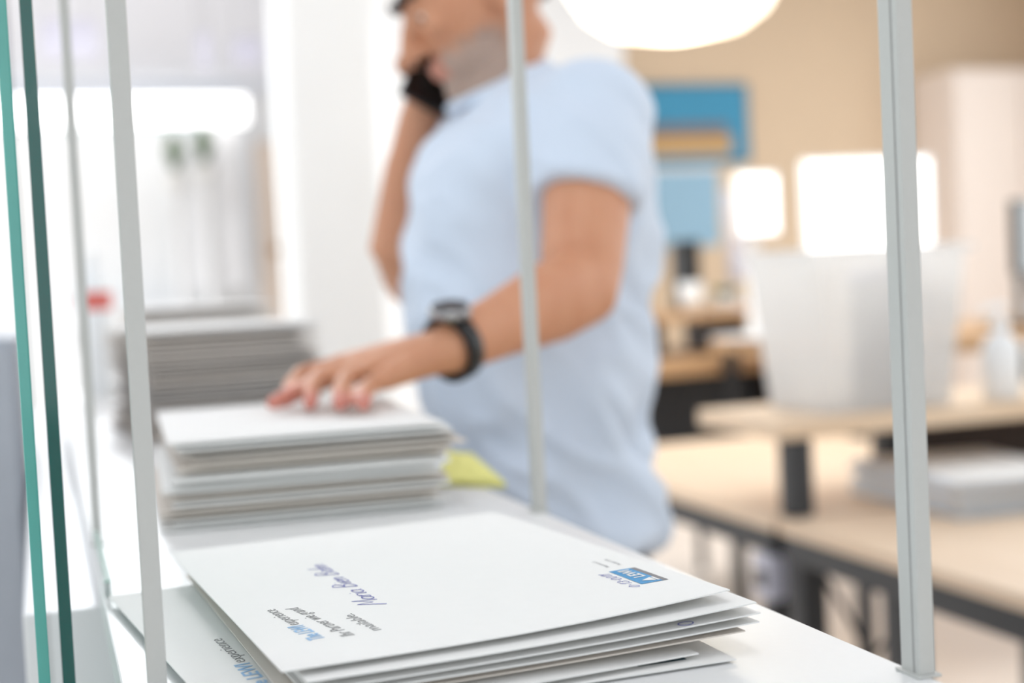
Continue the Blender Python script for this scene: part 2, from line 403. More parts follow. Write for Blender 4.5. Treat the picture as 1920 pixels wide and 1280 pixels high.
# single-line letters (unit height) for the pen writing
def arc(cx, cy, rx, ry, a0, a1, n=9): return [(cx+rx*math.cos(math.radians(a0+(a1-a0)*i/n)), cy+ry*math.sin(math.radians(a0+(a1-a0)*i/n))) for i in range(n+1)]
STROKES = {
 'M': (.75, [[(0, -.1), (.12, 1), (.35, .3), (.6, 1.05), (.7, 0)]]),
 'a': (.45, [arc(.2, .24, .19, .24, 40, 320), [(.36, .45), (.37, .1), (.45, 0)]]),
 'r': (.34, [[(.02, .48), (.08, 0)], arc(.2, .28, .13, .2, 170, 50)]),
 'i': (.2, [[(.06, .46), (.09, 0), (.16, .02)], [(.07, .66), (.09, .69)]]),
 'B': (.55, [[(.05, 1), (.05, 0)], arc(.08, .76, .34, .24, 90, -90)+arc(.08, .26, .4, .26, 90, -90)]),
 'e': (.4, [[(.04, .24), (.36, .27)]+arc(.2, .24, .17, .24, 10, 310)]),
 'n': (.42, [[(.03, .46), (.06, 0)], arc(.2, .26, .14, .2, 170, 10)+[(.36, 0)]]),
 '0': (.55, [arc(.25, .42, .22, .42, 80, 440, 14)]),
 '1': (.32, [[(.02, .6), (.2, .95), (.16, 0)]]),
 '3': (.48, [arc(.2, .68, .2, .22, 150, -80)+arc(.2, .24, .23, .24, 80, -150)]),
 '-': (.36, [[(.05, .42), (.28, .44)]]),
 'h': (.42, [[(.06, 1), (.06, 0)], arc(.21, .26, .14, .2, 170, 10)+[(.37, 0)]]),
 'y': (.42, [[(.03, .46), (.16, .05)], [(.36, .48), (.05, -.45)]]),
 ' ': (.35, [])}
def handwriting(name, txt, h, parent, loc, ma=INK, r=.00026, slant=.25, jit=.02):
    bm = bmesh.new(); x = 0; rnd = random.Random(3)
    for ch in txt:
        w, st = STROKES[ch]
        dy = rnd.uniform(-jit, jit)
        for s in st:
            pts = []
            for (a, b) in s:
                X = (x+a+slant*b)*h; Y = (b+dy)*h
                pts.append(Vector((-Y, X, 0))+Vector(loc))
            add_tube(bm, pts, r, 5, True, flat=.25, up=Vector((0, 0, 1)))
        x += w*1.08
    return bmobj(name, bm, ma, parent)

EX, EY, ERT = .091, .625, .067
def place_env(me, x, y, z, rot, label, ma, group):
    if not me.materials: me.materials.append(ma)
    o = bpy.data.objects.new('envelope', me); COL.objects.link(o); o.location = (x, y, z); o.rotation_euler = (0, 0, rot)
    tag(o, label, 'envelope', group); return o
WE, LE = .229, .324
# front stack, bottom upwards: (da, db, drot, thickness, lift, material)
front = [(-.010, -.012, -.040, .0026, .000, PAPER), (-.026, -.024, .050, .0030, .000, PAPER), (.003, -.004, -.020, .0028, .0022, PAPER2),
         (.010, -.009, -.006, .0030, .0030, PAPER), (.011, -.009, -.006, .0032, .0036, PAPER), (.009, -.009, -.005, .0034, .0052, PAPER), (0, 0, 0, .0034, .0068, PAPER)]
lab = ['bottom white envelope of the sharp front stack, flat on the counter', 'white envelope jutting out left in the front stack, showing blue print',
       'white envelope fifth from the top of the sharp front stack', 'white envelope fourth from the top of the sharp front stack',
       'white envelope third from the top of the front stack, with small pen circle', 'white envelope just under the addressed one on the front stack',
       'white addressed envelope with blue logo, topmost of the sharp front stack']
z = ZS+.0003; fo = []
for k, (da, db, dr, t, lift, ma) in enumerate(front):
    a = ERT+dr; c, s = math.cos(ERT), math.sin(ERT)
    x = EX+c*da-s*db; y = EY+s*da+c*db
    o = place_env(env_mesh(WE, LE, t, 10+k, lift, warp=.0004), x, y, z, a, lab[k], ma, 'envelopes in the front stack'); fo.append(o)
    z += t+.0006
TOP = fo[-1]
def surf(o, px, py):                 # photo pixel -> local point on that envelope's top sheet
    t = front[fo.index(o)][3]; zz = o.location.z+t+.0009
    for it in range(4):
        p = PZ(px, py, zz); l = Matrix.Rotation(-o.rotation_euler.z, 3, 'Z') @ (p-Vector((o.location.x, o.location.y, 0)))
        zz = o.location.z+topz(o, l.x, l.y)+.0004
    return Vector((l.x, l.y, zz-o.location.z))
def topz(o, x, y):
    bx = min(max(x, .001), WE-.001); by = min(max(y, .001), LE-.001)
    hit, loc, n_, i = o.ray_cast(Vector((bx, by, .2)), Vector((0, 0, -1)))
    return loc.z if hit else .004
bpy.context.view_layer.update()
def drape(obj_, env, off=.00025):    # lay a flat print mesh on the paper's curved surface
    for v in obj_.data.vertices:
        v.co.z = topz(env, v.co.x, v.co.y)+off+(v.co.z if v.co.z < .001 else 0)
# logo block
lg = surf(TOP, 1200, 1075)
def quad(name, a0, a1, b0, b1, ma, env, off=.0002, nx=4, ny=8):
    bm = bmesh.new(); g = [[bm.verts.new((a0+(a1-a0)*i/nx, b0+(b1-b0)*j/ny, 0)) for i in range(nx+1)] for j in range(ny+1)]
    for j in range(ny):
        for i in range(nx): bm.faces.new((g[j][i], g[j][i+1], g[j+1][i+1], g[j+1][i]))
    o = bmobj(name, bm, ma, env); drape(o, env, off); return o
q1, q2, q3, q4 = surf(TOP, 1141, 1073), surf(TOP, 1206, 1090), surf(TOP, 1256, 1083), surf(TOP, 1185, 1065)
a0, a1 = (q1.x+q2.x)/2, (q3.x+q4.x)/2; b0, b1 = (q2.y+q3.y)/2, (q1.y+q4.y)/2
am, bm_ = (a0+a1)/2, (b0+b1)/2; a0, a1 = am+(a0-am)*1.08, am+(a1-am)*1.08; b0, b1 = bm_+(b0-bm_)*1.14, bm_+(b1-bm_)*1.14
quad('logo_block', a0, a0+(a1-a0)*.80, b0, b1, BLUE, TOP)
quad('logo_stripe', a0+(a1-a0)*.80, a1, b0, b1, DGREY, TOP)
hh = (a1-a0)*.44
t = textmesh('logo_lettering', 'LEWI', hh*1.35, PAPER, TOP, (a0+(a1-a0)*.62, b0+(b1-b0)*.36, 0), bold=.0002, xs=(b1-b0)*.55/(hh*1.35*2.25)); drape(t, TOP, .0004)
bm = bmesh.new()
ca, cb = a0+(a1-a0)*.42, b0+(b1-b0)*.17
add_tube(bm, [(ca+hh*.5, cb-.0035, 0), (ca+hh*.5, cb+.0035, 0)], .0001, 4)
vv = [bm.verts.new((ca-hh*.45, cb, 0)), bm.verts.new((ca+hh*.5, cb-.0042, 0)), bm.verts.new((ca+hh*.5, cb+.0042, 0))]; bm.faces.new(vv)
vv = [bm.verts.new((ca+hh*.6, cb-.0042, 0)), bm.verts.new((ca+hh*.8, cb-.0042, 0)), bm.verts.new((ca+hh*.8, cb+.0042, 0)), bm.verts.new((ca+hh*.6, cb+.0042, 0))]; bm.faces.new(vv)
o = bmobj('logo_mark', bm, PAPER, TOP); drape(o, TOP, .0004)
# pen code beside the logo
c0, c1 = surf(TOP, 1199, 1099), surf(TOP, 1118, 1079)
h = (c1.y-c0.y)/(3.75*1.08)
o = handwriting('pen_code', '0-13-0011', h, TOP, (0, c0.y, 0))
for v in o.data.vertices: v.co.x = v.co.x*.62+c0.x+h*.12
drape(o, TOP, .0003)
# faint sender lines
for k, s_ in enumerate(('Postfach 12 04', 'Hauptstrasse 8')):
    p = surf(TOP, 1158-22*k+8, 1057+5*k)
    t = textmesh('sender_line', s_, .0032, mat('faint_grey_print', (196, 195, 196), .8), TOP, (p.x, p.y, 0)); drape(t, TOP, .0002)
# address
p0, p1 = surf(TOP, 706, 1133), surf(TOP, 572, 1061)
h = .0125
o = handwriting('pen_address', 'Maria Bien Bahn', h, TOP, (p0.x+.004, p0.y, 0), r=.00032)
sc = (p1.y-p0.y)/(max(v.co.y for v in o.data.vertices)-p0.y)
for v in o.data.vertices: v.co.y = p0.y+(v.co.y-p0.y)*sc
drape(o, TOP, .0003)
def line_text(name, txt, pa, pb, ma, env, size, bold=0):
    A, B = surf(env, *pa), surf(env, *pb)
    t = textmesh(name, txt, size, ma, env, (0, 0, 0), bold=bold-.00010)
    for v in t.data.vertices: v.co.x *= 1.2; ys = [v.co.y for v in t.data.vertices]
    k = (B.y-A.y)/(max(ys)-min(ys))
    for v in t.data.vertices:
        f = (v.co.y-min(ys))*k; v.co.y = A.y+f; v.co.x += A.x+(B.x-A.x)*f/(B.y-A.y)+size*.35
    drape(t, env, .0002)
line_text('printed_line', 'mailable.', (706, 1180), (650, 1150), GREYTXT, TOP, .0075)
line_text('printed_line', 'Ihr Partner wie grand', (655, 1190), (548, 1139), GREYTXT, TOP, .0085)
line_text('printed_name', 'The LEWI', (598, 1197), (555, 1172), LBLUE, TOP, .0095, .0002)
line_text('printed_line', 'experience', (552, 1170), (505, 1142), GREYTXT, TOP, .0085)
EN2 = fo[1]
line_text('printed_line', 'experience', (451, 1240), (405, 1197), GREYTXT, EN2, .0085)
line_text('printed_name', 'The LEWI', (505, 1296), (455, 1243), LBLUE, EN2, .0095, .0002)
# small pen circle on the third envelope and dark print on the lower one
e3 = fo[4]
bm = bmesh.new(); add_tube(bm, [(WE-.040+.004*math.cos(a), .0045+.0028*math.sin(a), 0) for a in [2*math.pi*i/16 for i in range(17)]], .0003, 5, flat=.3, up=Vector((0, 0, 1)))
o = bmobj('pen_circle', bm, INK, e3); drape(o, e3, .0003)
quad('dark_print', WE-.048, WE-.022, .010, .019, TEALST, fo[0])

def stack(x, y, rot, n, H, group, phrase, jitter=.006, seed=1, tiltx=0, mats=(PAPER, PAPER2, PAPER, PAPER3, PAPER2), Wd=WE, Ld=LE, base=None, extra=None):
    rnd = random.Random(seed); t0 = H/n; z = (ZS if base is None else base)+.0002; res = []
    ts = [rnd.uniform(.6, 1.4) for _ in range(n)]; ss = sum(ts); ts = [q*H/ss for q in ts]
    meshes = [env_mesh(Wd, Ld, 1.0*t0, seed*31+q, 0, warp=.0003, nx=6, ny=8, edge=.5*t0) for q in range(3)]
    for k in range(n):
        me = meshes[k % 3].copy(); sc_ = max(.5, ts[k]/t0)
        for v in me.vertices: v.co.z *= sc_*.92
        top = k == n-1
        jx, jy = (rnd.uniform(-jitter, jitter), rnd.uniform(-jitter, jitter)) if not top else (0, 0)
        if extra and k in extra: jx += extra[k][0]; jy += extra[k][1]
        r = rot+(rnd.uniform(-.02, .02) if not top else 0)
        ma = PAPER if top else mats[rnd.randrange(len(mats))]  # lower envelopes mix in the shade-tinted papers, the top stays plain
        o = place_env(me, x+jx, y+jy, z, r, ('white envelope on top of ' if top else ORD[n-1-k]+' envelope from the top of ')+phrase, ma, group)
        o.rotation_euler.y = -tiltx*k/n
        z += ts[k]; res.append(o)
    return res
s2 = stack(.086, 1.172, -.045, 13, .073, 'envelopes under the man\'s hand', 'the stack under the man\'s hand', .007, 4, extra={11: (.006, .0), 10: (.012, .004), 9: (.014, .0), 8: (.01, 0), 12: (.004, 0)})
s3 = stack(.124, 1.86, .10, 24, .147, 'envelopes in the tall grey stack', 'the tall stack behind the hand', .006, 9, mats=(PAPER2, PAPER3, PAPER3, PAPER2))
s4 = stack(.150, 2.42, .05, 22, .168, 'envelopes in the farthest stack', 'the farthest stack on the counter', .006, 12)
# dark print spot on the side of stack two
# yellow slip of paper by stack two
ny_ = empty('yellow_note', PZ(885, 905, ZS)); tag(ny_, 'folded yellow paper slip lying right of the second envelope stack', 'paper slip')
bm = bmesh.new()
p = [PZ(822, 912, ZS), PZ(948, 915, ZS), PZ(880, 868, ZS+.004), PZ(835, 872, ZS+.006)]
base = [q-ny_.location for q in p]
tv = [bm.verts.new(q+Vector((0, 0, .0012+.003*(i % 2)))) for i, q in enumerate(base)]; bv = [bm.verts.new(q+Vector((0, 0, .0004))) for q in base]
bm.faces.new(tv); bm.faces.new(bv[::-1])
for i in range(4): bm.faces.new((tv[i], bv[i], bv[(i+1) % 4], tv[(i+1) % 4]))
bmobj('lower_leaf', bm, YEL, ny_)
bm = bmesh.new(); q = [base[0], base[1], base[2]+Vector((0, -.01, .006)), base[3]+Vector((0, -.01, .010))]
tv = [bm.verts.new(v+Vector((0, 0, .0055))) for v in q]; bv = [bm.verts.new(v+Vector((0, 0, .0048))) for v in q]
bm.faces.new(tv); bm.faces.new(bv[::-1])
for i in range(4): bm.faces.new((tv[i], bv[i], bv[(i+1) % 4], tv[(i+1) % 4]))
bmobj('upper_leaf', bm, YEL, ny_)

# ------------------------------------------------------------------ the man
TC = Vector((.612, 1.757, 0))
def zpx(y): return CAM.z+(511-y)/1441
man = empty('person', (.62, 1.757, 0)); tag(man, 'man in light blue t-shirt phoning while leaning over the counter', 'person')
def reparent(o, par):
    o.parent = par; o.matrix_parent_inverse = par.matrix_world.inverted(); return o
bpy.context.view_layer.update()
def mx_(px): return TC.x+(px-1005)/1441*1.05
def tor(y, f, b, bw):
    s = (b-f)/2/1441; a = math.sqrt(max(.05**2, s*s-(.313*bw)**2))/.95
    return (mx_((f+b)/2), TC.y, zpx(y), a, bw)
torso = [tor(992, 852, 1192, .172), tor(940, 848, 1189, .170), tor(800, 830, 1191, .168), tor(700, 800, 1197, .170), tor(600, 770, 1207, .176), tor(450, 776, 1224, .188),
         tor(330, 786, 1228, .196), tor(260, 812, 1216, .194), tor(205, 870, 1188, .176), tor(168, 925, 1150, .130), tor(140, 955, 1105, .085)]
Ls, Le, Lw = P(1112, 228, 1.69), P(1088, 540, 1.575), P(846, 652, 1.42)
Rs = Vector((TC.x-.005, TC.y+.175, Ls.z)); Re = P(742, 540, 1.985); Rw = P(760, 310, 1.93)
# head frame
EAR = P(912, 18, 1.83)
bow, turn = math.radians(26), math.radians(14)
fw = (-R0*math.cos(turn)-Vector((F_.x, F_.y, 0)).normalized()*math.sin(turn)).normalized()
HF = (fw*math.cos(bow)-Vector((0, 0, 1))*math.sin(bow)).normalized()
HU = (fw*math.sin(bow)+Vector((0, 0, 1))*math.cos(bow)).normalized()
HS = HU.cross(HF)                        # towards the man's left
H3 = Matrix((HF, HS, HU)).transposed()
def hp(a, s, b): return EAR+HF*a+HS*s+HU*b
def hloc(p): q = p-EAR; return q.dot(HF), q.dot(HS), q.dot(HU)

bm = bmesh.new()
# head
add_ell(bm, hp(-.008, 0, .048), (.098, .076, .090), H3)            # skull
add_ell(bm, hp(.035, 0, .015), (.062, .066, .080), H3)             # face
add_ell(bm, hp(.045, 0, -.045), (.050, .055, .048), H3)            # jaw
add_ell(bm, hp(.078, 0, -.074), (.022, .028, .020), H3)            # chin
add_ell(bm, hp(.078, 0, .050), (.024, .052, .018), H3)             # brow ridge
add_ell(bm, hp(.070, .034, .010), (.024, .022, .020), H3)          # cheekbones
add_ell(bm, hp(.070, -.034, .010), (.024, .022, .020), H3)
add_tube(bm, [hp(.090, 0, .040), hp(.106, 0, .018), hp(.119, 0, -.006)], [.009, .011, .013], 12, True, True)   # nose
add_ell(bm, hp(.103, .012, -.010), (.011, .009, .008), H3); add_ell(bm, hp(.103, -.012, -.010), (.011, .009, .008), H3)
add_ell(bm, hp(.092, 0, -.034), (.014, .026, .0075), H3)           # lips
add_ell(bm, hp(.090, 0, -.047), (.014, .022, .0075), H3)
for s in (1, -1):
    add_ell(bm, hp(-.005, s*.074, .008), (.018, .008, .030), H3)   # ears
for s in (1, -1): add_ell(bm, hp(.079, s*.032, .0305), (.0135, .0145, .0125), H3)   # eyelids
# neck, trunk
nb = Vector((mx_(950), TC.y, zpx(150)))
add_tube(bm, [nb+Vector((.03, 0, -.06)), nb, hp(-.015, 0, -.045), hp(.0, 0, 0)], [.075, .056, .053, .056], 18, True, True)
add_loft(bm, [(x, y, z_, a*.88, b*.90) for (x, y, z_, a, b) in torso[:-1]], 32)
# legs
for s in (-1, 1):
    hipj = Vector((TC.x+.01, TC.y+s*.09, .93)); kn = Vector((TC.x+.0, TC.y+s*.105, .50)); an = Vector((TC.x+.05, TC.y+s*.11, .09))
    add_tube(bm, [hipj, kn, an], [.08, .055, .04], 16, True, True)
    add_tube(bm, [an+Vector((.03, 0, -.04)), an+Vector((-.13, 0, -.055))], [.036, .03], 12, True, True)
# left arm
M1 = Ls.lerp(Le, .45)
add_tube(bm, [Ls, M1, Le.lerp(Ls, .12), Le, Le.lerp(Lw, .25), Le.lerp(Lw, .65), Lw], [.046, .052, .047, .045, .045, .034, .027], 18, True, True)
# right arm
add_tube(bm, [Rs, Rs.lerp(Re, .5), Re, Re.lerp(Rw, .3), Rw], [.046, .048, .042, .042, .028], 18, True, True)
# left hand, little-finger side towards the camera, tented on the stack
ZT = ZS+.0765
def tip(x, y): return PZ(x, y, ZT+.0075)
def chain(bm, pts, r): add_tube(bm, pts, r, 10, True, True)
K = [P(718, 712, 1.385), P(692, 694, 1.41), P(662, 685, 1.435), P(634, 684, 1.46)]
tips = [tip(682, 758), tip(637, 758), tip(582, 757), tip(537, 752)]
mids = [P(696, 722, 1.372), P(652, 708, 1.392), P(603, 700, 1.41), P(566, 700, 1.435)]
for k_, t_, m_ in zip(K, tips, mids):
    dd = m_.lerp(t_, .55)+Vector((-.003, 0, .003))
    chain(bm, [k_, m_, dd, t_], [.0105, .0098, .0088, .0076])
add_tube(bm, [Lw, Lw.lerp(K[0], .5), K[0]], [.024, .017, .012], 12, True, True)
add_tube(bm, [Lw, Lw.lerp(K[1], .5), K[1]], [.023, .019, .0125], 12, True, True)
add_tube(bm, [Lw, Lw.lerp(K[2], .5), K[2]], [.023, .019, .0125], 12, True, True)
add_tube(bm, [Lw, Lw.lerp(K[3], .5), K[3]], [.022, .018, .012], 12, True, True)
tb = Lw.lerp(K[3], .35)+Vector((0, .022, -.012)); tt = tip(512, 755)
chain(bm, [Lw.lerp(K[3], .15), tb, tb.lerp(tt, .55)+Vector((0, .012, .008)), tt], [.018, .0155, .0115, .0085])
# phone and the right hand around it
PB = P(790, 200, 1.885); PT = hp(-.0, -.092, .015); pdir = (PT-PB).normalized()
PT = PB+pdir*.150
pn = (HS*-1); pn = (pn-pdir*pn.dot(pdir)).normalized()             # screen side faces the head: back faces away
pw = pdir.cross(pn).normalized()                                   # across the phone
if pw.dot(HF) < 0: pw = -pw
PC = PB.lerp(PT, .5)
palm = PB.lerp(PT, .42)+pn*.026
add_tube(bm, [Rw, Rw.lerp(palm, .5)+pn*.006, palm], [.026, .029, .026], 14, True, True)
add_ell(bm, PB.lerp(PT, .40)+pn*.022, (.036, .034, .016), Matrix((pdir, pw, pn)).transposed())
for i in range(4):                                                 # fingers wrap over the front edge
    q = PB.lerp(PT, .28+.16*i)
    chain(bm, [q+pn*.020+pw*.012, q+pn*.021+pw*.044, q+pn*.004+pw*.052, q-pn*.013+pw*.034], [.0105, .0098, .009, .008])
q = PB.lerp(PT, .45)
chain(bm, [q+pn*.022-pw*.02, q+pn*.012-pw*.047+pdir*.02, q-pn*.004-pw*.048+pdir*.05], [.014, .012, .009])

SKIN = bpy.data.materials.new('tanned_skin'); SKIN.use_nodes = True; nt = SKIN.node_tree; b = nt.nodes['Principled BSDF']
b.inputs['Roughness'].default_value = .5; b.inputs['Subsurface Weight'].default_value = .12; b.inputs['Subsurface Radius'].default_value = (.01, .004, .002); b.inputs['Subsurface Scale'].default_value = .5
at = nt.nodes.new('ShaderNodeAttribute'); at.attribute_name = 'tone'
nz = nt.nodes.new('ShaderNodeTexNoise'); nz.inputs['Scale'].default_value = 25
mxa = nt.nodes.new('ShaderNodeMixRGB'); mxa.inputs[1].default_value = srgb(214, 157, 123); mxa.inputs[2].default_value = srgb(198, 135, 102)
nt.links.new(nz.outputs['Fac'], mxa.inputs[0])
mxb = nt.nodes.new('ShaderNodeMixRGB'); mxb.inputs[2].default_value = srgb(166, 148, 138)
sep = nt.nodes.new('ShaderNodeSeparateColor'); nt.links.new(at.outputs['Color'], sep.inputs[0])
nt.links.new(sep.outputs[0], mxb.inputs[0]); nt.links.new(mxa.outputs[0], mxb.inputs[1])
mxc = nt.nodes.new('ShaderNodeMixRGB'); mxc.inputs[2].default_value = srgb(206, 128, 118)
nt.links.new(sep.outputs[1], mxc.inputs[0]); nt.links.new(mxb.outputs[0], mxc.inputs[1]); nt.links.new(mxc.outputs[0], b.inputs['Base Color'])
body = voxel('body', bm, SKIN, .0045, 5)
ca_ = body.data.color_attributes.new('tone', 'FLOAT_COLOR', 'POINT')
def sm(x, e0, e1): t_ = min(1, max(0, (x-e0)/(e1-e0))); return t_*t_*(3-2*t_)
for i, v in enumerate(body.data.vertices):
    a_, s_, b_ = hloc(v.co); beard = lip = 0
    if abs(s_) < .069 and -.13 < b_ < .2 and a_ > -.05:
        nzv = .012*noise.noise(v.co*60)
        beard = sm(-b_+nzv, .012, .034)*sm(a_, -.005, .02)*(1-sm(-b_, .085, .105))*.85
        if abs(s_) < .024 and -.054 < b_ < -.028 and a_ > .085: lip = .45; beard *= .3
    for t_ in tips+[tt]:
        d_ = (v.co-t_).length
        if d_ < .035: lip = max(lip, 1-d_/.035)
    ca_.data[i].color = (beard, lip, 0, 1)
reparent(body, man)
# eyes, brows, hair
for s in (1, -1):
    bm = bmesh.new(); add_ell(bm, hp(.080, s*.032, .027), (.012, .0125, .012), H3, 14, 10)
    e = reparent(bmobj('eye', bm, mat('eye_white', (232, 226, 220), .2), None, True), man)
    bm = bmesh.new(); add_ell(bm, hp(.0905, s*.032, .022), (.003, .006, .006), H3, 12, 8)
    i_ = bmobj('iris', bm, mat('brown_iris', (60, 40, 30), .2), None, True); reparent(i_, e)
    bm = bmesh.new(); add_tube(bm, [hp(.103, s*.012, .050), hp(.102, s*.030, .058), hp(.088, s*.050, .053)], [.006, .0065, .004], 8, True, True)
    reparent(bmobj('eyebrow', bm, BROW, None, True), man)
bm = bmesh.new(); r = bmesh.ops.create_uvsphere(bm, u_segments=96, v_segments=72, radius=1)
dele = []
for v in bm.verts:
    q = v.co.copy(); L = Vector((q.x*.106-.010, q.y*.084, q.z*.098+.050))
    keep = L.z > .075-.9*max(0, -L.x+.045)*.9 and not (L.x > .062 and L.z < .10)
    if L.x < -.05 and L.z > .01: keep = True
    v.co = hp(*L)+((hp(*L)-EAR).normalized()*.004*noise.noise(L*70))
    if not keep: dele.append(v)
bmesh.ops.delete(bm, geom=dele, context='VERTS')
hr = bmobj('hair', bm, HAIR, None, True); sd = hr.modifiers.new('s', 'SOLIDIFY'); sd.thickness = .012; sd.offset = -1
reparent(hr, man)
# t-shirt
bm = bmesh.new()
add_loft(bm, [(x, y, z_, a+.002, b+.002) for (x, y, z_, a, b) in torso], 48)
SE = P(1096, 385, 1.635)
add_tube(bm, [Ls+Vector((.005, .03, .008)), Ls.lerp(SE, .5), SE], [.074, .072, .069], 24, True)
add_ell(bm, Ls+Vector((.005, .02, .0)), (.078, .075, .075))
RE_ = Rs.lerp(Re, .62)
add_tube(bm, [Rs+Vector((0, -.03, .008)), Rs.lerp(RE_, .5), RE_], [.074, .072, .070], 24, True)
add_ell(bm, Rs+Vector((.005, -.02, 0)), (.078, .075, .075))
add_tube(bm, [nb+Vector((.045, 0, -.06)), nb+Vector((.012, 0, -.005))], [.085, .063], 24, True)      # collar base
def folds(co, n_):
    q = Vector((co.x*7+co.z*5, co.y*6, co.z*8-co.x*7))
    w = .5+.5*sm(1.45-co.z, 0, .3)
    f1 = noise.noise(q)*.010; f2 = (1-abs(noise.noise(Vector((co.x*10, co.y*9, co.z*16+co.x*14)))))**3*.008
    low = 1+.9*sm(1.16-co.z, 0, .15)
    return (f1*1.3+f2*1.5-.004)*w*low
shirt = reparent(voxel('t_shirt', bm, SHIRT, .007, 4, None, folds), man)
bm = bmesh.new()
cen = nb+Vector((.006, 0, -.008)); ring = []
for k in range(25):
    a = 2*math.pi*k/24; ring.append(cen+Vector((.064*math.cos(a), .066*math.sin(a), .026*math.cos(a))))
add_tube(bm, ring, .007, 8, True); cl = bmobj('collar', bm, SHIRT, None, True); reparent(cl, shirt)
# trousers
bm = bmesh.new()
tr_ = [tor(1070, 865, 1180, .160), tor(1010, 868, 1180, .160), tor(960, 866, 1178, .158)]
add_loft(bm, [(TC.x, TC.y, .80, .115, .16)]+tr_, 36)
for s in (-1, 1):
    hipj = Vector((TC.x+.01, TC.y+s*.085, .88)); kn = Vector((TC.x+.0, TC.y+s*.105, .50)); an = Vector((TC.x+.05, TC.y+s*.11, .06))
    add_tube(bm, [hipj, kn, an], [.095, .078, .066], 20, True)
reparent(voxel('trousers', bm, TROUS, .010, 4, None, lambda c, n_: .006*noise.noise(c*9)), man)
for s in (-1, 1):
    an = Vector((TC.x+.05, TC.y+s*.11, .06)); bm = bmesh.new()
    add_tube(bm, [an+Vector((.045, 0, 0)), an+Vector((.0, 0, .0)), an+Vector((-.09, 0, -.012)), an+Vector((-.155, 0, -.020))], [.042, .050, .047, .036], 18, True, True)
    for v in bm.verts: v.co.z = max(v.co.z, .012)
    sh = reparent(bmobj('shoe', bm, LEATHER, None, True), man)
    so = reparent(box('sole', an.x-.195, an.x+.09, an.y-.045, an.y+.045, 0, .014, BLACK, None, .006), sh)
# phone
ph = empty('mobile_phone', PC); tag(ph, 'black mobile phone held at the man\'s ear', 'phone')
M4 = Matrix((pdir, pw, pn)).transposed().to_4x4()
bm = bmesh.new(); add_box(bm, -.075, .075, -.036, .036, -.0045, .0045, .003, M4); bmobj('case', bm, BLACK, ph)
bm = bmesh.new(); add_box(bm, -.070, .070, -.033, .033, -.0052, -.0044, 0, M4); bmobj('screen', bm, BLACKSC, ph)
bm = bmesh.new(); add_box(bm, .048, .068, .006, .028, .0044, .0062, 0, M4); bmobj('camera_bump', bm, BLACKSC, ph)
# wristwatch
wd = (Le-Lw).normalized(); wc = Lw+wd*.002
wt = empty('wristwatch', wc); tag(wt, 'dark wristwatch on black strap around the man\'s left wrist', 'watch')
up_ = (U_*.78-F_*.55-R_*.25); up_ = (up_-wd*up_.dot(wd)).normalized(); sd_ = wd.cross(up_)
bm = bmesh.new(); n = 36; rr = []
for k in range(n):
    a = 2*math.pi*k/n; dv = up_*math.cos(a)+sd_*math.sin(a)
    rr.append([bm.verts.new(dv*r_+wd*w_) for r_, w_ in ((.0315, -.0105), (.0345, -.009), (.0345, .009), (.0315, .0105), (.0285, .009), (.0285, -.009))])
for k in range(n):
    A, B = rr[k], rr[(k+1) % n]
    for j in range(6): bm.faces.new((A[j], A[(j+1) % 6], B[(j+1) % 6], B[j]))
bmobj('strap', bm, BLACK, wt, True)
M4 = Matrix((wd, sd_, up_)).transposed().to_4x4(); M4.translation = up_*.033
bm = bmesh.new(); add_lathe(bm, [(.017, 0), (.0215, .002), (.0215, .008), (.0195, .0105)], 32, M4); bmobj('case', bm, STEEL, wt, True)
bm = bmesh.new(); add_lathe(bm, [(.0185, .0103), (.0185, .0112)], 32, M4); dl = bmobj('dial', bm, DIAL, wt)
bm = bmesh.new(); add_box(bm, -.0006, .0006, 0, .013, .0113, .0118, 0, M4); add_box(bm, 0, .009, -.0007, .0007, .0113, .0118, 0, M4); bmobj('hands', bm, STEEL, dl)
bm = bmesh.new(); add_lathe(bm, [(.0028, .0), (.0028, .005)], 12, M4 @ Matrix.Translation((0, .0215, .0055)) @ Matrix.Rotation(-math.pi/2, 4, 'X')); bmobj('crown', bm, STEEL, wt)
# ------------------------------------------------------------------ desks on the right
def obox(o, name, x0, x1, y0, y1, z0, z1, ma, bev=0, parent=None):
    c = o.location; return box(name, x0-c.x, x1-c.x, y0-c.y, y1-c.y, z0-c.z, z1-c.z, ma, parent or o, bev)
ZD = .74
XD = 1.335
yc = PZ(1450, 975, ZD).y                    # the joint between the two desks
def desk(x0, x1, y0, y1, zt, label, legs, top_ma=OAK, leg=.05, group='oak desks with steel frames'):
    o = empty('office_desk', ((x0+x1)/2, (y0+y1)/2, 0)); tag(o, label, 'desk', group)
    obox(o, 'tabletop', x0, x1, y0, y1, zt-.025, zt, top_ma, .002)
    for (a, b, c, d) in ((x0+.005, x0+.035, y0+.01, y1-.01), (x1-.035, x1-.005, y0+.01, y1-.01), (x0+.035, x1-.035, y0+.01, y0+.05), (x0+.035, x1-.035, y1-.05, y1-.01)):
        obox(o, 'frame_rail', a, b, c, d, zt-.075, zt-.025, BMETAL, .002)
    for (lx, ly) in legs:
        l = obox(o, 'leg', lx-leg/2, lx+leg/2, ly-leg/2, ly+leg/2, .012, zt-.075, BMETAL, .003)
        c = o.location; box('foot', lx-leg*.4-c.x, lx+leg*.4-c.x, ly-leg*.4-c.y, ly+leg*.4-c.y, 0, .012, BLACK, l)
    return o
y_l2 = PZ(1655, 1036, ZD).y
d1 = desk(XD, XD+.8, yc-1.6, yc-.012, ZD, 'oak desk at the right carrying the blurred pile of papers', [(XD+.04, yc-.045), (XD+.04, y_l2), (XD+.76, yc-.06), (XD+.76, yc-1.54), (XD+.04, yc-1.54)], leg=.055)
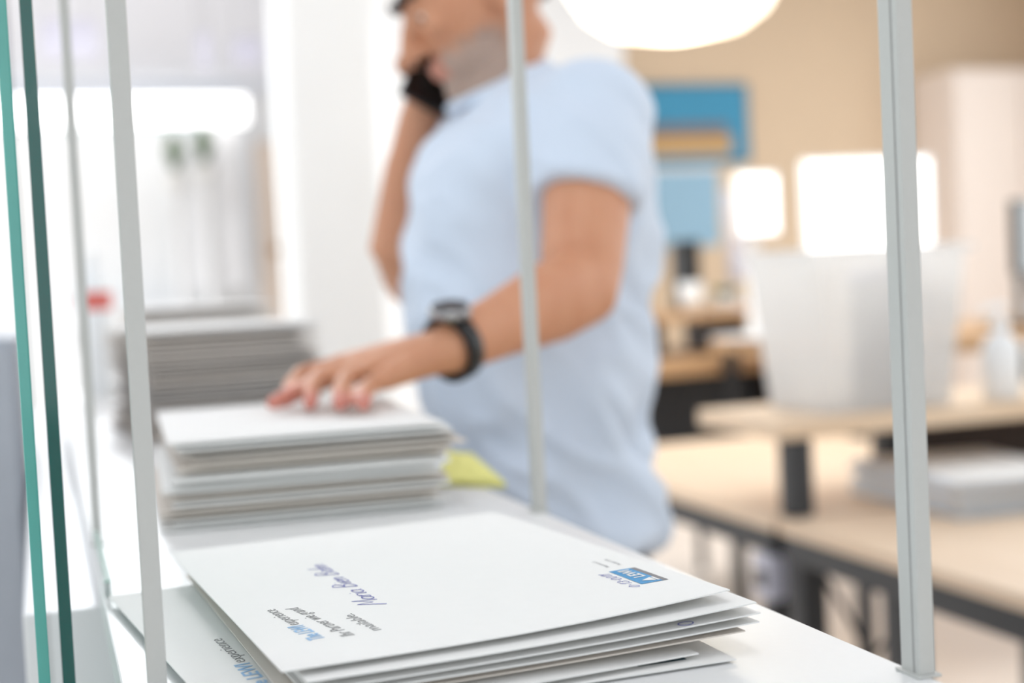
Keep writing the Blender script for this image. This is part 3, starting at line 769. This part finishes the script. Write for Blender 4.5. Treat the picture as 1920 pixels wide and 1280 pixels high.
d2 = desk(XD, XD+.8, yc+.012, yc+1.25, ZD, 'oak desk beyond the first one, just right of the man', [(XD+.04, yc+.07), (XD+.70, yc+.08), (XD+.04, yc+1.19), (XD+.76, yc+1.19)])
# grey bracket at the joint
bk = obox(d2, 'power_box', XD-.01, XD+.05, yc+.015, yc+.085, ZD-.165, ZD-.076, LAV, .004); bk['label'] = 'small silver cable box'
obox(d2, 'socket', XD-.014, XD-.010, yc+.03, yc+.07, ZD-.14, ZD-.105, BLACK, 0, bk)
# cable drooping under the first desk
cb = [Vector((XD+.06, yc-.06, ZD-.09)), Vector((XD+.10, yc-.10, ZD-.19)), Vector((XD+.12, yc-.13, ZD-.26)), Vector((XD+.12, yc-.20, ZD-.20)), Vector((XD+.1, yc-.26, ZD-.09))]
tube('cable', [q-d1.location for q in cb], .006, BLACK, d1, 8)
# raised shelf
ZR = .93
rc = P(1447, 812, 2.76)
rx, ry = 1.345, rc.y
rs = empty('raised_shelf', (rx+.6, ry+.27, ZD)); tag(rs, 'raised oak desk shelf on short black risers', 'desk shelf')
obox(rs, 'board', rx, rx+1.45, ry, ry+.36, ZR-.035, ZR, OAKX, .003)
for (ax, ay) in ((rx+.05, ry+.03), (rx+.44, ry+.31)):
    obox(rs, 'riser', ax-.025, ax+.025, ay-.025, ay+.025, ZD, ZR-.035, BMETAL, .003)
# desk carrying the right end of the raised shelf
d3 = desk(XD+.83, XD+1.7, yc-.45, yc+.45, ZD, 'oak desk at the right edge behind the pile of papers', [(XD+.9, yc-.38), (XD+1.62, yc-.38), (XD+.9, yc+.38), (XD+1.62, yc+.38)])
obox(rs, 'riser', rx+1.2, rx+1.25, ry+.05, ry+.1, ZD, ZR-.035, BMETAL, .003)
obox(rs, 'back_panel', rx+.5, rx+1.4, ry+.32, ry+.35, ZD, ZR-.035, DARKW)
# papers on the first desk
pl = PZ(1600, 935, ZD); rnd = random.Random(5); zz = ZD+.0005
mats_ = [mat('pale_blue_paper', (206, 218, 232), .7), PAPER2, PAPER, mat('cool_paper', (222, 228, 236), .7)]
for k in range(9):
    th = .008; bmx = rnd.uniform(-.012, .012); bmy = rnd.uniform(-.012, .012)
    pf = empty('magazine', (1.775+bmx*.4, 2.46+bmy, zz), rnd.uniform(-.05, .05)-.06)
    tag(pf, ('white brochure on top of' if k == 8 else ORD[8-k]+' brochure from the top of')+' the blurred pile on the right desk', 'brochure', 'brochures piled on the right desk')
    box('pages', -.145, .145, -.20, .20, .0006, th-.0008, PAPER2 if k % 2 else mats_[3], pf)
    box('cover', -.148, .148, -.204, .204, th-.0008, th-.0001, mats_[k % 4] if k < 8 else PAPER, pf); box('cover', -.148, .148, -.204, .204, 0, .0006, mats_[(k+2) % 4], pf)
    box('spine', -.150, -.148, -.204, .204, 0, th-.0001, mats_[k % 4], pf); zz += th
# frosted tub with a grey canister in it
def tubmesh(wx0, wy0, wx1, wy1, h, th=.004, r=.03):
    bm = bmesh.new()
    def ringv(hx, hy, z_, n=8):
        out = []
        for q, (cx, cy) in enumerate(((hx-r, hy-r), (-hx+r, hy-r), (-hx+r, -hy+r), (hx-r, -hy+r))):
            for i in range(n+1):
                a = math.pi/2*q+math.pi/2*i/n; out.append(bm.verts.new((cx+r*math.cos(a), cy+r*math.sin(a), z_)))
        return out
    rr = [ringv(wx0, wy0, 0), ringv(wx1, wy1, h), ringv(wx1+.012, wy1+.012, h), ringv(wx1+.012, wy1+.012, h-.015), ringv(wx1+.009, wy1+.009, h-.015), ringv(wx1+.009, wy1+.009, h-.004),
          ringv(wx1-th, wy1-th, h-.004), ringv(wx0-th, wy0-th, th)]
    for A, B in zip(rr, rr[1:]):
        n = len(A)
        for i in range(n): bm.faces.new((A[i], A[(i+1) % n], B[(i+1) % n], B[i]))
    bm.faces.new(rr[0][::-1]); bm.faces.new(rr[-1])
    return bm
tc0 = PZ(1590, 757, ZR); tb_ = empty('storage_tub', (tc0.x, ry+.185, ZR)); tb_.location.x = P(1592, 757, (tc0-CAM).dot(F_)).x
tag(tb_, 'large frosted plastic tub standing on the raised oak shelf', 'storage tub')
bmobj('bin', tubmesh(.155, .125, .188, .150, .335), TUB, tb_, False)
for s in (-1, 1): box('handle', -.05, .05, s*.165-.006, s*.165+.006, .285, .300, TUB, tb_, .004)
cn_ = empty('canister', (tb_.location.x+.065, ry+.185, ZR+.0045)); tag(cn_, 'grey canister standing inside the frosted tub', 'canister')
lathe('can', [(.062, 0), (.065, .004), (.066, .25), (.064, .258)], mat('canister_grey', (140, 140, 143), .45), cn_, 32); lathe('lid', [(.067, .258), (.068, .262), (.068, .278), (.06, .284)], LAV, cn_, 32)
# white dispenser bottles
def bottle(px, py, label, s=1.0, yy=None):
    p = PZ(px, py, ZR); v_ = P(px, 700, 1)-CAM; p.y = ry+.075; p.x = v_.x*p.y/v_.y; o = empty('pump_bottle', p); tag(o, label, 'bottle', 'white bottles on the raised shelf')
    lathe('flask', [(.034*s, 0), (.040*s, .006*s), (.040*s, .10*s), (.034*s, .125*s), (.015*s, .14*s), (.013*s, .15*s)], BOT, o)
    lathe('collar', [(.017*s, .148*s), (.018*s, .15*s), (.018*s, .166*s), (.012*s, .17*s)], BOT, o)
    tube('stem', [(0, 0, .168*s), (0, 0, .192*s)], .005*s, BOT, o, 10)
    nzl = tube('nozzle', [(.012*s, 0, .194*s), (0, 0, .196*s), (-.035*s, 0, .192*s), (-.04*s, 0, .184*s)], .007*s, BOT, o, 10, True)
bottle(1878, 775, 'white pump bottle on the raised shelf, nearest the right post', 1.0)
bottle(1965, 765, 'white pump bottle cut off by the right picture edge', 1.0)

# ------------------------------------------------------------------ far desks and screens
def far_desk(x0, x1, y0, y1, z_, label, tiers):
    o = empty('far_desk', ((x0+x1)/2, (y0+y1)/2, 0)); tag(o, label, 'desk', 'far oak desks')
    obox(o, 'tabletop', x0, x1, y0, y1, z_-.05, z_, DOAK, .003)
    if not tiers:
        for lx in (x0+.05, x1-.05):
            for ly in (y0+.05, y1-.05): obox(o, 'leg', lx-.02, lx+.02, ly-.02, ly+.02, 0, z_-.05, BMETAL, .002)
        return o
    obox(o, 'side_panel', x0, x0+.03, y0+.02, y1-.02, .30, z_-.05, DARKW); obox(o, 'side_panel', x1-.03, x1, y0+.02, y1-.02, .30, z_-.05, DARKW)
    obox(o, 'modesty_panel', x0+.03, x1-.03, y1-.08, y1-.05, .30, z_-.05, DARKW)
    for lx in (x0+.015, x1-.015):
        for ly in (y0+.05, y1-.05): obox(o, 'leg', lx-.014, lx+.014, ly-.014, ly+.014, 0, .30, BMETAL, .002)
    cx = o.location.x+.15; cy = o.location.y
    u = obox(o, 'drawer_box', cx-.3, cx+.3, cy-.2, cy+.25, .34, z_-.05, BLACK, .004)
    for i in range(2):
        zz0 = .36+i*(z_-.42)/2; obox(o, 'drawer', cx-.29, cx+.29, cy-.215, cy-.2, zz0, zz0+(z_-.42)/2-.02, BMETAL, .003, u)
    for t_ in tiers:
        obox(o, 'upper_board', x0, x1, y0+.28, y1, t_-.03, t_, DOAK, .003)
        for xx in (x0+.02, (x0+x1)/2, x1-.05): obox(o, 'upright', xx, xx+.03, y0+.32, y1-.05, z_, t_-.03, DARKW)
    return o
D5 = 5.2
pL, pR = P(1140, 660, D5), P(1395, 660, D5)
zt = P(1300, 668, D5).z
fd1 = far_desk(pL.x-.2, pR.x+.1, pL.y-.35, pL.y+.5, zt, 'far oak desk with upper board between the man and the tub', [zt+.16])
ztier = zt+.16; yd = pL.y+.2
def on_tier(px): v = P(px, 560, 1)-CAM; return v.x*yd/v.y
def monitor(name, x, y, z_, w, h, rz, front, back, label, tilt=0, lift=.12, foot=True):
    o = empty(name, (x, y, z_), rz); tag(o, label, 'monitor', 'computer monitors')
    M = Matrix.Translation((0, 0, lift+h/2)) @ Matrix.Rotation(tilt, 4, 'X')
    bm = bmesh.new(); add_box(bm, -w/2, w/2, -.012, .018, -h/2, h/2, .006, M); bmobj('housing', bm, back, o)
    bm = bmesh.new(); add_box(bm, -w/2+.012, w/2-.012, -.0135, -.012, -h/2+.012, h/2-.012, 0, M); bmobj('screen', bm, front, o)
    box('neck', -.025, .025, .014, .034, .008, lift+h*.4, back, o, .003); box('base', -.12, .12, -.07, .12, 0, .01, back, o, .003)
    return o
monitor('computer_monitor', on_tier(1385), yd, ztier, .36, .34, math.radians(60), LAV, LAV, 'silver monitor turned aside beneath the blue poster', -.12, .11)
sp = empty('loudspeaker', (on_tier(1288), yd, ztier)); tag(sp, 'slim black loudspeaker beside the silver monitor', 'loudspeaker')
box('cabinet', -.035, .035, -.06, .06, 0, .27, BLACK, sp, .006); lathe('cone', [(.026, 0), (.02, .004), (.006, .002)], BMETAL, sp, 20).matrix_local = Matrix.Translation((0, -.061, .17)) @ Matrix.Rotation(math.pi/2, 4, 'X')
cp = empty('paper_cup', (on_tier(1284)-.02, yd-.10, ztier)); tag(cp, 'white paper cup on the far desk near the man\'s back', 'cup')
lathe('cup', [(.034, 0), (.046, .105), (.043, .105), (.031, .006)], BOT, cp); lathe('rim', [(.044, .103), (.049, .106), (.044, .109)], BOT, cp, cap=False)
pp = empty('small_plant', (on_tier(1330), yd-.12, zt+.0)); pp.location.z = ztier; tag(pp, 'small green plant in a white pot on the far desk', 'plant')
lathe('pot', [(.03, 0), (.04, .05), (.036, .05), (.03, .042)], POT, pp); lathe('soil', [(.001, .042), (.034, .042), (.034, .043)], SOIL, pp)
for i in range(14):
    a = i*2.4; bm = bmesh.new(); d_ = Vector((math.cos(a), math.sin(a), 0)); s_ = Vector((-d_.y, d_.x, 0)); L_ = .05+.02*(i % 3)
    add_tube(bm, [d_*.006+Vector((0, 0, .042)), d_*L_*.5+Vector((0, 0, .075)), d_*L_+Vector((0, 0, .065+.02*(i % 2)))], [.004, .014, .002], 8, True, False, .2, Vector((0, 0, 1)))
    bmobj('leaf', bm, GREEN, pp, True)
# second far desk carrying the bright screens
xs0, xs1 = P(1400, 640, 4.6).x, P(2060, 640, 4.6).x; ys = P(1650, 640, 4.6).y
z2 = P(1650, 625, 4.6).z
fd2 = far_desk(xs0+.05, xs1+.3, ys-.4, ys+.5, z2, 'far oak desk with bright screens behind the frosted tub', [])
def atY(px, Y, py=500): v = P(px, py, 1)-CAM; return v.x*Y/v.y
def zat(px, py, Y): v = P(px, py, 1)-CAM; return CAM.z+v.z*Y/v.y
ym = ys+.1
x0, x1 = atY(1518, ym), atY(1742, ym); zb, zt_ = zat(1630, 492, ym), zat(1630, 296, ym)
monitor('computer_monitor', (x0+x1)/2, ym, z2, (x1-x0), zt_-zb, math.radians(-8), SCREEN, WHITE, 'monitor with large glaring white screen above the frosted tub', 0, zb-z2)
x0, x1 = atY(1408, ym), atY(1506, ym); zb, zt_ = zat(1455, 440, ym), zat(1455, 318, ym)
monitor('computer_monitor', (x0+x1)/2, ym+.12, z2, (x1-x0), zt_-zb, math.radians(20), SCREEN, WHITE, 'smaller glaring white screen left of the large one', 0, zb-z2)
xk = atY(1925, ym-.2); monitor('computer_monitor', xk, ym-.2, z2, .30, .24, math.radians(40), BLACKSC, BLACK, 'black monitor cut off by the right picture edge', 0, zat(1900, 515, ym-.2)-z2)
# posters and cupboard on the beige wall
def on_wall(name, px0, py0, px1, py1, th=.02):
    a, b_ = PY(px0, py1, YB), PY(px1, py0, YB); return a.x, b_.x, a.z, b_.z
x0, x1, z0, z1 = on_wall('p', 1120, 157, 1398, 312)
po = empty('blue_poster', ((x0+x1)/2, YB, z0)); tag(po, 'framed blue poster with ochre band on the beige wall', 'poster')
w = (x1-x0)/2; hgt = z1-z0
box('frame', -w, w, -.025, 0, 0, hgt, FRAME, po, .004); box('print', -w+.02, w-.02, -.027, -.025, .02, hgt-.02, PBLUE, po)
box('ochre_band', -w*.5, w-.12, -.029, -.027, hgt*.12, hgt*.34, PORANGE, po); box('brown_band', -w*.5, w-.14, -.029, -.027, hgt*.36, hgt*.50, PBROWN, po)
x0, x1, z0, z1 = on_wall('c', 1130, 318, 1345, 470)
pc = empty('blue_chart', ((x0+x1)/2, YB, z0)); w = (x1-x0)/2; hgt = z1-z0; tag(pc, 'pale blue wall chart hanging below the blue poster', 'chart')
box('sheet', -w, w, -.006, 0, 0, hgt, PLBLUE, pc); box('rail', -w, w, -.012, 0, hgt, hgt+.02, WHITE, pc)
x0, x1 = PY(1795, 300, YB-.45).x, 5.95; zc = PY(1850, 128, YB-.45).z
cu = empty('tall_cupboard', ((x0+x1)/2, YB-.22, 0)); w = (x1-x0)/2; tag(cu, 'tall pale cupboard against the beige wall at the right', 'cupboard')
box('carcass', -w, w, -.2, .2, 0, zc, PALEC, cu, .004)
for i in range(2):
    d_ = box('door', -w+.01+i*w, -.01+i*w, -.22, -.2, .06, zc-.01, PALEC, cu, .003); box('handle', -.05+i*.08, -.035+i*.08, -.245, -.22, 1.0, 1.2, STEEL, d_)
# pendant lamp
pc_ = P(1265, 0, 4.2); rad = 180/FPX*4.2; zl = P(1290, 72, 4.2).z
pd = empty('pendant_lamp', (pc_.x, pc_.y, 3.0)); tag(pd, 'large round glowing pendant lamp at the top', 'lamp')
lathe('shade', [(rad*.25, zl-3.0+.004), (rad*.72, zl-3.0+.03), (rad*.95, zl-3.0+.075), (rad*1.12, zl-3.0+.15), (rad*1.12, zl-3.0+.19), (rad*.6, zl-3.0+.25), (.03, zl-3.0+.26)], LAMPG, pd, 48)
tube('cord', [(0, 0, zl-3.0+.25), (0, 0, -.02)], .004, WHITE, pd, 8); lathe('canopy', [(.05, -.03), (.05, 0)], WHITE, pd, 24)
l = bpy.data.lights.new('pendant_light', 'POINT'); l.energy = 14; l.color = (1, .9, .74); l.shadow_soft_size = .12
lo = bpy.data.objects.new('pendant_light', l); COL.objects.link(lo); lo.location = (pc_.x, pc_.y, zl-.12)

# ------------------------------------------------------------------ left hall
# grey cabinet beyond the glass sheets
gc = empty('grey_cabinet', (-.33, 1.95, 0)); tag(gc, 'blue grey metal cabinet left of the counter behind the glass', 'cabinet')
box('carcass', -.32, .30, -.25, .3, .04, 1.2, GREYM, gc, .004); box('plinth', -.3, .28, -.22, .28, 0, .04, BLACK, gc)
for i in range(2):
    d_ = box('door', -.31+.305*i, -.01+.305*i, -.266, -.25, .06, 1.19, GREYM, gc, .003); box('handle', -.05+i*.07, -.035+i*.07, -.285, -.266, .6, .72, STEEL, d_)
# white pillar
pA_, pB_ = P(552, 300, 4.0), P(706, 300, 4.0)
pi_ = struct(box('wall_pillar', pA_.x, pB_.x+.02, pA_.y, pA_.y+.24, 0, 3.0, WWALL))
# white panel blinds, door, plants and small things at the far wall
def far_x(px, Y=YF): return PY(px, 350, Y).x
for i, (p0, p1, lab_) in enumerate(((345, 392, 'white fabric panel blind left of the other at the far wall'), (402, 452, 'white fabric panel blind beside the peach door'))):
    Y = YF-.35; x0, x1 = far_x(p0, Y), far_x(p1, Y); za, zb = PY(370, 545, Y).z, PY(370, 236 if i else 296, Y).z
    o = empty('panel_blind', ((x0+x1)/2, Y, za)); tag(o, lab_, 'blind', 'panel blinds')
    box('fabric', -(x1-x0)/2, (x1-x0)/2, -.01, .01, .03, zb-za, BLIND, o); box('weight_bar', -(x1-x0)/2, (x1-x0)/2, -.02, .02, 0, .03, WHITE, o); box('head_rail', -(x1-x0)/2-.03, (x1-x0)/2+.03, -.03, .03, zb-za, zb-za+.05, WHITE, o)
Y = YF-.02; x0, x1 = far_x(478, Y), far_x(518, Y)
do = struct(empty('door_1', ((x0+x1)/2, YF, 0))); w = (x1-x0)/2
box('leaf', -w, w, -.05, -.005, 0, 2.55, DOORP, do); box('jamb', -w-.06, -w, -.07, -.005, 0, 2.6, WHITE, do); box('jamb', w, w+.06, -.07, -.005, 0, 2.6, WHITE, do)
hd = PY(507, 470, YF); lathe('knob', [(.02, 0), (.045, .03), (.05, .06), (.03, .08)], BRASS, do, 20).matrix_local = Matrix.Translation((w*.55, -.05, hd.z)) @ Matrix.Rotation(math.pi/2, 4, 'X')
for i, (pp_, q_, lab_) in enumerate(((330, 285, 'leafy green plant on a white stand at the far wall, left one'), (386, 270, 'leafy green plant on a white stand at the far wall, right one'))):
    Y = YF-.75; x_ = far_x(pp_, Y); zt_ = PY(pp_, q_+35, Y).z
    o = empty('potted_plant', (x_, Y, 0)); tag(o, lab_, 'plant', 'plants on stands')
    lathe('stand', [(.12, 0), (.12, .03), (.035, .05), (.035, zt_-.22), (.10, zt_-.2), (.10, zt_-.17)], WHITE, o); lathe('pot', [(.08, zt_-.17), (.10, zt_), (.09, zt_), (.08, zt_-.03)], POT, o); lathe('soil', [(.001, zt_-.035), (.086, zt_-.035), (.086, zt_-.03)], SOIL, o)
    for k in range(18):
        a = k*2.4; d_ = Vector((math.cos(a), math.sin(a), 0)); L_ = .07+.025*(k % 3); bm = bmesh.new()
        add_tube(bm, [d_*.02+Vector((0, 0, zt_-.03)), d_*L_*.5+Vector((0, 0, zt_+.12+.03*(k % 4))), d_*L_+Vector((0, 0, zt_+.16+.05*(k % 4)))], [.008, .03, .004], 8, True, False, .2, Vector((0, 0, 1)))
        bmobj('leaf', bm, GREEN, o, True)
# low white cupboard row and lilac panels
x0, x1 = far_x(100, YF-.3), far_x(345, YF-.3)
lc = empty('low_cupboard', ((x0+x1)/2, YF-.25, 0)); w = (x1-x0)/2; tag(lc, 'low white cupboard along the far wall', 'cupboard')
box('carcass', -w, w, -.22, .22, .05, 1.15, WHITE, lc, .005); box('plinth', -w+.03, w-.03, -.2, .2, 0, .05, GREYP, lc)
for i in range(3):
    d_ = box('door', -w+.01+i*2*w/3, -w-.01+(i+1)*2*w/3, -.24, -.22, .07, 1.14, WHITE, lc, .003); box('handle', -w+.06+i*2*w/3, -w+.075+i*2*w/3, -.26, -.24, .8, .95, STEEL, d_)
for i, (p0, p1, q0, q1, lab_) in enumerate(((78, 182, 36, 108, 'lilac grey ceiling baffle at the upper left'), (372, 392, 60, 128, 'lilac grey ceiling baffle in the middle of the hall'), (438, 490, 70, 122, 'lilac grey ceiling baffle next to the white pillar'))):
    Y = 8.5; a, b_ = PY(p0, q1, Y), PY(p1, q0, Y)
    o = empty('ceiling_baffle', ((a.x+b_.x)/2, Y, 3.0)); tag(o, lab_, 'ceiling baffle', 'lilac ceiling baffles'); w = abs(b_.x-a.x)/2
    box('panel', -w, w, -.02, .02, min(a.z-3, -.25), min(b_.z-3.0, -.06), LILACP, o, .003)
    for s in (-1, 1): tube('wire', [(s*w*.7, 0, min(b_.z-3.0, -.06)), (s*w*.7, 0, 0)], .003, STEEL, o, 6)
# bottle with red cap band at the far end of the counter
rb = PZ(176, 560, ZS) if False else Vector((xat(176, 520, 2.86), 2.86, ZS))
o = empty('spray_bottle', rb); tag(o, 'white bottle with red band at the far end of the counter', 'bottle')
lathe('flask', [(.026, 0), (.030, .004), (.030, .16), (.028, .20), (.022, .235), (.010, .252)], BOT, o); lathe('band', [(.0303, .165), (.0307, .168), (.0305, .195), (.0295, .2)], RED, o, cap=False)
lathe('cap', [(.011, .25), (.011, .272), (.008, .276)], BOT, o)

# glowing box added before the strip window, in place of its bright sky
xa = -3.2; lf = empty('sky_glow_box', ((xa+xe)/2, YF-.5, 3.0)); tag(lf, 'long glowing white box added before the strip window for its bright sky', 'lamp'); w = (xe-xa)/2
za, zb = PY(300, 232, YF-.5).z-3.0, PY(300, 184, YF-.5).z-3.0
box('housing', -w-.02, w+.02, -.09, .09, zb, zb+.03, WHITE, lf, .004); box('diffuser', -w, w, -.08, .08, za, zb, SKYGLOW, lf, .01)
for s in (-.8, 0, .8): tube('rod', [(s*w, 0, zb+.03), (s*w, 0, 0)], .006, WHITE, lf, 8)
